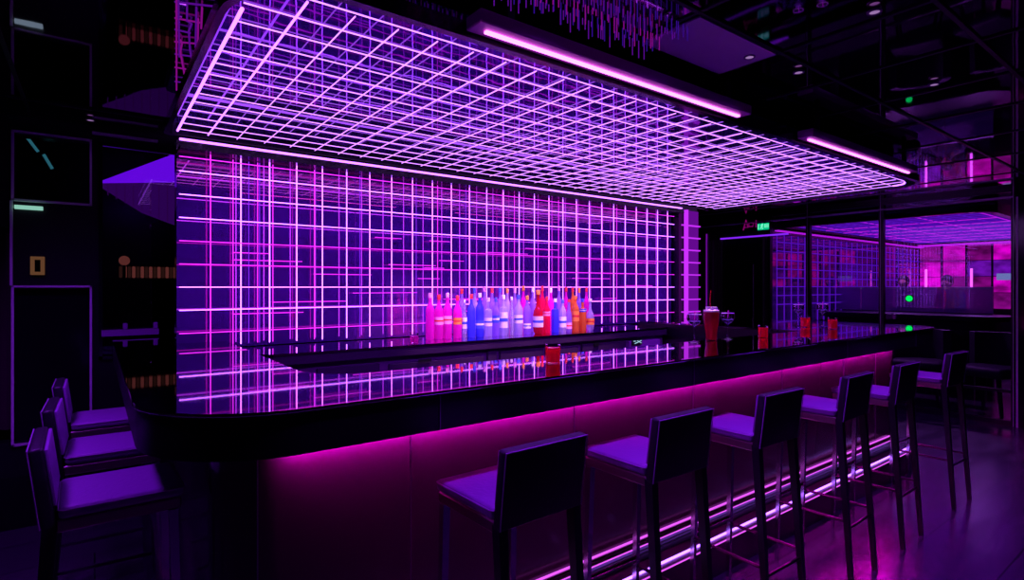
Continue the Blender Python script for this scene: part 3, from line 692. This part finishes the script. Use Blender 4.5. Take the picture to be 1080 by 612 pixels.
f.box(a, b, YL-.025, YL-.002, d-.018, d).box(a, b, YL-.025, YL-.002, c, c+.018).box(a, a+.018, YL-.025, YL-.002, c, d).box(b-.018, b, YL-.025, YL-.002, c, d)
f.build('frame', 'warm_dim', t, (p0[0], YL, p0[2]), loc=Z0)  # frame is no lamp, its warm light is put in as emission
MB().box(a+.02, b-.02, YL-.012, YL-.003, c+.02, d-.02).build('picture', 'smoked_glass', t, (p0[0], YL, p0[2]), loc=Z0)
# strip of curtain at the extreme left
cu = MB(); n = 26; zz = (0.55, 1.72)
vs = [[cu.bm.verts.new((-.90+.5*k/n, YL+.16+.025*math.sin(k*1.7), z)) for k in range(n+1)] for z in zz]
for k in range(n): cu.bm.faces.new((vs[0][k], vs[0][k+1], vs[1][k+1], vs[1][k]))
o = cu.build('curtain', 'curtain'); md = o.modifiers.new('thick', 'SOLIDIFY'); md.thickness = .006
tag(o, 'dark reddish pleated curtain at the far left edge', 'curtain')
# behind the tinted glazing: violet wedge imitating a reflection, warm pleated lamp, shelf, lounge sofa
y = 4.9
t = thing('wedge_reflection', 'pointed violet wedge imitating a glass reflection left of the neon wall', 'light panel', at(101, y, v=193))
O = at(101, y, v=193)
def slab(pts, y, dy, name, m, par, O):
    mb = MB(); A = [mb.bm.verts.new(at(u, y, v=v)) for u, v in pts]; B = [mb.bm.verts.new(at(u, y, v=v)) for u, v in pts]
    for q in B: q.co.y += dy
    n = len(pts)
    for k in range(n): mb.bm.faces.new((A[k], A[(k+1) % n], B[(k+1) % n], B[k]))
    mb.bm.faces.new(A); mb.bm.faces.new(B[::-1])
    return mb.build(name, m, par, O, loc=Z0)
slab([(101, 193), (187, 161), (187, 192)], y, .05, 'upper_wedge', 'wedge_glow', t, O)
slab([(101, 193.4), (187, 192.4), (187, 238), (150, 224)], y, .05, 'lower_wedge', 'wedge_glow_dark', t, O)
for u in (113, 122, 131, 140, 149, 158, 167, 176): slab([(u, 195), (u+1.3, 195), (u+1.3, 201+.45*(u-101)), (u, 200+.45*(u-101))], y-.02, .01, 'rib', 'column_glow', t, O)
x, yy, z = at(155, 5.0, v=287)
t = thing('pleated_lamp', 'warm glowing pleated strip lamp behind the tinted glass at left', 'lamp', (x, 5.0, z))
a = at(125, 5.0, v=287)[0]; b = at(187, 5.0, v=287)[0]; k = 14
for i in range(k):
    xx = a+(b-a)*(i+.5)/k; MB().box(xx-(b-a)/k*.38, xx+(b-a)/k*.38, 5.0, 5.03, z-.045, z+.04, .004, 1).build('pleat', 'warm_lamp' if i % 2 else 'warm_dim', t, (x, 5.0, z), loc=Z0)
MB().box(a, b, 5.031, 5.05, z-.05, z+.05).build('backing', 'dark_gloss', t, (x, 5.0, z), loc=Z0)
tag(MB().box(at(118, 5.0, 0)[0], .60, 4.90, 5.12, 0, z-.0505, .01, 2).build('sideboard', 'dark_gloss'), 'tall dark sideboard under the warm lamps behind the tinted glass', 'sideboard')
SBZ = z-.05
x, yy, z = at(131, 4.95, v=275)
t = thing('globe_lamp', 'small warm round globe lamp behind the tinted glass at left', 'lamp', (x, 4.95, z))
MB().sphere((x, 4.95, z), .035, n=14).build('globe', 'warm_lamp', t, (x, 4.95, z), loc=Z0, smooth=True)
MB().tube([(x, 4.95, z-.03), (x, 4.95, SBZ)], .01, 8).build('stem', 'dark_rim', t, (x, 4.95, z), loc=Z0)
a = at(107, 4.22, v=349); b = (.33, 4.22, a[2])
t = thing('wall_ledge', 'narrow ledge with a violet edge left of the neon wall', 'ledge', (a[0], YL, a[2]))
MB().box(a[0], b[0], 4.20, YL-.023, a[2]-.035, a[2]+.0).build('board', 'leather_violet', t, (a[0], YL, a[2]), loc=Z0)
for u in (132, 164):
    q = at(u, 4.25, v=345); MB().box(q[0]-.012, q[0]+.012, 4.235, 4.265, a[2]+.001, a[2]+.04, .003, 1).build('upright', 'leather_violet', t, (a[0], YL, a[2]), loc=Z0)

# ------------------------------------------------------------------ exit sign
e0 = atX(799, XG-.07, v=243); e1 = atX(811, XG-.07, v=235)
t = thing('exit_sign', 'small green lit exit sign hanging above the dark door', 'exit sign', (XG-.06, e0[1], e0[2]))
O = (XG-.06, e0[1], e0[2]); ya, yb = min(e0[1], e1[1]), max(e0[1], e1[1])
MB().box(XG-.065, XG-.045, ya-.008, yb+.008, e0[2]-.008, e1[2]+.008).build('case', 'black_bezel', t, O, loc=Z0)
MB().box(XG-.068, XG-.0655, ya, yb, e0[2], e1[2]).build('lit_face', 'exit_green', t, O, loc=Z0)
W_ = yb-ya; Hh = e1[2]-e0[2]; X_ = XG-.0705
def q(fx, fz): return (X_, yb-fx*W_, e0[2]+fz*Hh)
mk = MB()
mk.box(X_-.001, X_+.001, q(.10, 0)[1], q(.04, 0)[1], q(0, .12)[2], q(0, .88)[2])
for pts in ([(.42, .80), (.36, .50), (.28, .20)], [(.36, .50), (.46, .30), (.44, .12)], [(.30, .66), (.40, .72), (.50, .58)]): mk.tube([q(*p) for p in pts], .006, 5)
mk.sphere(q(.44, .86), .010, n=8)
for f in (.64, .74, .84, .94): mk.box(X_-.001, X_+.001, q(f+.03, 0)[1], q(f-.02, 0)[1], q(0, .3)[2], q(0, .85)[2])
mk.build('pictogram', 'exit_mark', t, O, loc=Z0)
MB().tube([(XG-.055, (ya+yb)/2, e1[2]), (XG-.055, (ya+yb)/2, ZC-.1)], .005, 6).build('hanger', 'black_metal', t, O, loc=Z0)
t = thing('lettering', 'faint magenta characters imitating reflected text just left of the exit sign', 'lettering', atX(790, XG-.02, v=238))  # glowing strokes stand in for text reflected on the wall
O = atX(790, XG-.02, v=238)
def lp(u, v): return atX(u, XG-.028, v=v)
for strokes in ([[(784, 243), (787, 232), (789, 240), (785, 240)]], [[(790, 235), (795, 235), (794, 239), (790, 239), (790, 235)]], [[(797.5, 232.5), (797.5, 240)]]):
    mb = MB()
    for s_ in strokes: mb.tube([lp(*p) for p in s_], .009, 5)
    mb.build('character', 'reflected_letter', t, O, loc=Z0)

# ------------------------------------------------------------------ second room beyond the glass
Y2 = 4.0
struct(MB().box(XG+.08, XR, Y2, Y2+.1, 0, ZC).build('wall_beyond', 'dark_gloss'))
lw2 = thing('light_wall', 'violet neon grid wall seen through the glass wall at right', 'light wall', (XG+.1, Y2, .9))
O = (XG+.1, Y2, .9)
MB().box(XG+.1, 13.15, Y2-.006, Y2-.001, .9, 2.14).build('mirror_panel', 'wall_mirror', lw2, O, loc=Z0)
x = XG+.14
while x < 13.1:
    MB().tube([(x, Y2-.06, .9), (x, Y2-.06, 2.13)], .006, 5).build('vertical_tube', 'neon_violet', lw2, O, loc=Z0); x += .20
for k in range(8):
    z = 1.16+.1235*k
    MB().tube([(XG+.11, Y2-.07, z), (13.14, Y2-.07, z)], .006, 5).build('horizontal_tube', 'neon_violet', lw2, O, loc=Z0)
MB().box(XG+.1, 13.15, Y2-.10, Y2-.05, 2.17, 2.185).build('cove_lamp', 'neon_pink', lw2, O, loc=Z0)
cp2 = thing('light_canopy', 'violet neon grid canopy seen through the glass wall at right', 'canopy', (10, 2.7, ZC))
O = (10, 2.7, ZC)
ring(MB(), rrect(7.75, 13.1, 1.70, 3.95, .3), rrect(7.82, 13.0, 1.77, 3.88, .25), cz-.02, ZC-.002).build('rim', 'dark_rim', cp2, O, loc=Z0)
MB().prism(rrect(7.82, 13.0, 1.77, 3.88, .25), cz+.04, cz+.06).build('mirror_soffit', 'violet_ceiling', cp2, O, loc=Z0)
x = 8.0
while x < 12.9:
    MB().tube([(x, 1.86, cz), (x, 3.85, cz)], .006, 5).build('neon_tube', 'neon_violet' if int(x*10) % 3 else 'neon_pink', cp2, O, loc=Z0); x += .2
for k in range(11):
    MB().tube([(7.95, 1.86+.2*k, cz), (12.85, 1.86+.2*k, cz)], .006, 5).build('neon_tube', 'neon_pink' if k % 3 == 0 else 'neon_violet', cp2, O, loc=Z0)
# pink window wall at the far end
PX = 13.2
t = thing('backlit_screen', 'tall magenta backlit panel screen at the far end beyond the glass', 'light screen', (PX, 2.6, .3))
O = (PX, 2.6, .3)
ys = [4.0-.38*k for k in range(9)]
for a, b in zip(ys, ys[1:]):
    for k in range(4):
        z0 = 1.0+.3*k
        MB().box(PX, PX+.04, b+.015, a-.015, z0+.006, z0+.294).build('lit_panel', random.choice(['pink_window', 'pink_window', 'pink_window', 'pink_window_dim', 'pink_window_dim', 'pink_window_violet']), t, O, loc=Z0)
    MB().box(PX-.04, PX+.04, b-.014, b+.014, .3, 2.2).build('mullion', 'dark_rim', t, O, loc=Z0)
MB().box(PX-.05, PX+.05, .9, 4.0, 2.2, 2.23).build('header', 'neon_pink', t, O, loc=Z0)
for yy in (3.86, 3.15, 1.9):
    MB().tube([(PX-.08, yy, .9), (PX-.08, yy, 1.75)], .02, 6).build('lamp_tube', 'column_rung' if yy < 3 else 'linear_lamp', t, O, loc=Z0)
# screen glow at right
p = atX(1062, 13.13, v=292)
tag(MB().box(13.11, 13.155, p[1]-.14, p[1]+.14, p[2]-.06, p[2]+.06, .01, 2).build('lit_screen', 'cool_screen'), 'pale blue lit screen at the right edge of the magenta panels', 'screen')
for nm in ('pink_window', 'pink_window_dim', 'pink_window_violet'):
    nt = M[nm].node_tree; e = [n for n in nt.nodes if n.type == 'EMISSION'][0]; st = e.inputs[1].default_value
    tc = nt.nodes.new('ShaderNodeTexCoord'); nz = nt.nodes.new('ShaderNodeTexNoise'); nz.inputs['Scale'].default_value = 2.6; nz.inputs['Detail'].default_value = 3
    mr = nt.nodes.new('ShaderNodeMapRange'); mr.inputs['From Min'].default_value = .35; mr.inputs['From Max'].default_value = .68
    mr.inputs['To Min'].default_value = st*.35; mr.inputs['To Max'].default_value = st*1.5
    mp = nt.nodes.new('ShaderNodeMapping'); mp.inputs['Scale'].default_value = (1, 1, 1.6)
    nt.links.new(tc.outputs['Object'], mp.inputs[0]); nt.links.new(mp.outputs[0], nz.inputs[0]); nt.links.new(nz.outputs[0], mr.inputs[0]); nt.links.new(mr.outputs[0], e.inputs[1])
# glass partition with long bench
gp = thing('glass_partition', 'low frosted glass partition beyond the glass wall', 'partition', (9.5, 3, 0))
O = (9.5, 3, 0)
for k in range(4):
    a = 2.05+.53*k
    MB().box(9.5, 9.515, a+.004, a+.526, 1.05, 1.395).build('glass_sheet', 'partition_glass' if 'partition_glass' in M else mat('partition_glass', (.55, .35, .75), .25, trans=.35, spec=.6), gp, O, loc=Z0)
MB().box(9.49, 9.525, 2.05, 4.0-.11, 1.396, 1.405).build('top_rail', 'frame_metal', gp, O, loc=Z0)
MB().box(9.517, 9.523, 2.08, 3.86, 1.375, 1.390).build('glare_strip', 'cool_screen', gp, O, loc=Z0)  # added emissive strip imitating the pale glare along the glass top
MB().box(9.46, 9.55, 2.05, 4.0-.11, 0, 1.049).build('base_panel', 'upholstery', gp, O, loc=Z0)
tb = thing('bench_table', 'long dark table with rounded end in front of the glass partition', 'table', (9.0, 2.9, 0))
O = (9.0, 2.9, 0)
MB().prism(rrect(8.55, 9.4, 1.75, 3.85, .3, .05), .98, 1.04).build('table_top', 'bar_fascia', tb, O, loc=Z0, smooth=True)
MB().prism(rrect(8.65, 9.35, 1.9, 3.8, .25, .05), .80, .979).build('apron', 'upholstery', tb, O, loc=Z0, smooth=True)
for x, y in ((8.75, 2.1), (8.75, 3.6), (9.25, 2.1), (9.25, 3.6)):
    MB().bar((x, y, 0), (x, y, .80), .06, .07).build('leg', 'black_metal', tb, O, loc=Z0)
# lounge chairs
def lounge(label, loc, rz):
    t = thing('lounge_chair', label, 'lounge chair', loc, rz, 'dark lounge chairs beyond the glass wall')
    MB().box(-.26, .26, -.26, .26, .40, .52, .05, 3).build('seat', 'upholstery', t, smooth=True)
    A = arc(0, 0, .33, 200, 340, 12); B = arc(0, 0, .25, 340, 200, 12)
    MB().prism(A+B, .36, .88).build('backrest', 'upholstery', t, smooth=True)
    for sx in (-1, 1):
        for sy in (-1, 1): MB().bar((sx*.22, sy*.20, 0), (sx*.17, sy*.17, .41), .025, .035).build('leg', 'black_metal', t)
    return t
c0 = lounge('rounded dark lounge chair beyond the glass, left of the two', (8.05, 2.45, 0), math.radians(100))
dup(c0, (8.05, 1.75, 0), math.radians(70), 'rounded dark lounge chair beyond the glass, right of the two')
p = atX(959, XG-.012, v=315)
t = thing('indicator_light', 'small round bright green indicator light on the glass wall', 'indicator light', (XG-.012, p[1], p[2]))
MB().sphere(p, .034, (.12, 1, 1), 16).build('lens', 'green_dot', t, p, loc=Z0, smooth=True)
MB().box(XG-.0085, XG-.0052, p[1]-.038, p[1]+.038, p[2]-.038, p[2]+.038).build('backplate', 'black_metal', t, p, loc=Z0)
# two seated people behind the partition
def person(label, loc, rz, headtilt):
    t = thing('person', label, 'person', loc, rz)
    me = bpy.data.meshes.new('body'); bm = bmesh.new()
    J = {'pel': (0, 0, .78), 'wai': (0, .0, .92), 'che': (0, .03, 1.12), 'nec': (0, .05, 1.25), 'hd': (0, .08, 1.30),
         'ls': (-.16, .03, 1.18), 'le': (-.24, .10, .98), 'lw': (-.14, .30, 1.02), 'rs': (.16, .03, 1.18), 're': (.24, .10, .98), 'rw': (.12, .30, 1.02),
         'lh': (-.09, .02, .76), 'lk': (-.12, .40, .76), 'la': (-.12, .38, .36), 'lf': (-.12, .50, .33), 'rh': (.09, .02, .76), 'rk': (.12, .40, .76), 'ra': (.12, .38, .36), 'rf': (.12, .50, .33)}
    R = dict(pel=.12, wai=.105, che=.12, nec=.05, hd=.045, ls=.055, le=.04, lw=.026, rs=.055, re=.04, rw=.026, lh=.085, lk=.055, la=.035, lf=.03, rh=.085, rk=.055, ra=.035, rf=.03)
    E = [('pel', 'wai'), ('wai', 'che'), ('che', 'nec'), ('nec', 'hd'), ('che', 'ls'), ('ls', 'le'), ('le', 'lw'), ('che', 'rs'), ('rs', 're'), ('re', 'rw'), ('pel', 'lh'), ('lh', 'lk'), ('lk', 'la'), ('la', 'lf'), ('pel', 'rh'), ('rh', 'rk'), ('rk', 'ra'), ('ra', 'rf')]
    keys = list(J); V = {k: bm.verts.new(Vector(J[k])*S) for k in keys}
    for a, b in E: bm.edges.new((V[a], V[b]))
    bm.to_mesh(me); bm.free()
    me.materials.append(M['dark_cloth'])
    o = bpy.data.objects.new('body', me); C.objects.link(o); o.parent = t
    sk = o.modifiers.new('skin', 'SKIN'); 
    for i, k in enumerate(keys): me.skin_vertices[0].data[i].radius = (R[k]*S, R[k]*S); me.skin_vertices[0].data[i].use_root = (k == 'pel')
    o.modifiers.new('sub', 'SUBSURF').levels = 2; o.modifiers['sub'].render_levels = 2
    tilt = Matrix.Translation((0, .08, 1.30)) @ Matrix.Rotation(headtilt, 4, 'X') @ Matrix.Translation((0, -.08, -1.30))
    hd = MB(); hd.sphere((0, .10, 1.385), .082, (.86, 1.0, 1.2), 20)
    for v in hd.bm.verts:
        if v.co.z < 1.36: v.co.x *= .86
    hd.sphere((0, .185, 1.375), .013, (.8, 1, 1.6), 8).sphere((-.073, .10, 1.375), .016, (.4, .8, 1.3), 8).sphere((.073, .10, 1.375), .016, (.4, .8, 1.3), 8)
    hd.sphere((0, .172, 1.338), .016, (1.3, .5, .4), 8).sphere((-.028, .168, 1.395), .011, (1.2, .6, .7), 8).sphere((.028, .168, 1.395), .011, (1.2, .6, .7), 8)
    bmesh.ops.transform(hd.bm, matrix=tilt, verts=hd.bm.verts); hd.build('head', 'skin', t, smooth=True)
    hr = MB(); hr.sphere((0, .085, 1.412), .088, (.92, 1.0, 1.02), 18).sphere((0, .02, 1.37), .06, (1, .8, 1.1), 12)
    bmesh.ops.transform(hr.bm, matrix=tilt, verts=hr.bm.verts); hr.build('hair', 'hair', t, smooth=True)
    for sx in (-1, 1):
        hnd = MB(); cx_ = sx*.12; hnd.sphere((cx_, .335, 1.02), .035, (1, 1.2, .4), 12)
        for f in range(4): hnd.tube([(cx_-.022+.015*f, .355, 1.02), (cx_-.022+.015*f, .39-.004*abs(f-1), 1.015), (cx_-.022+.015*f, .405-.005*abs(f-1), .998)], [.008, .0075, .006], 6)
        hnd.tube([(cx_-sx*.025, .33, 1.02), (cx_-sx*.048, .355, 1.012), (cx_-sx*.052, .375, 1.005)], [.010, .009, .007], 6)
        hnd.build('hand', 'skin', t, smooth=True)
    return t
for u, v, lab, rz, tl in ((955, 291, 'dark haired person seated behind the glass partition, left of the two', 1.65, -.1), (1003, 290, 'dark haired person leaning forward behind the partition, right of the two', 1.45, -.35)):
    p = atX(u, 10.7, 0); dz = (H-(v-303)*(p[0]*.6007+p[1]*.7997)/586)-1.49
    person(lab, (p[0], p[1], dz), rz, tl)
    tag(MB().box(p[0]-.22, p[0]+.22, p[1]-.22, p[1]+.22, 0, .65+dz, .02, 2).build('seat_block', 'upholstery'), 'dark upholstered seat block under the %s seated person' % ('left' if u < 980 else 'right'), 'seat')
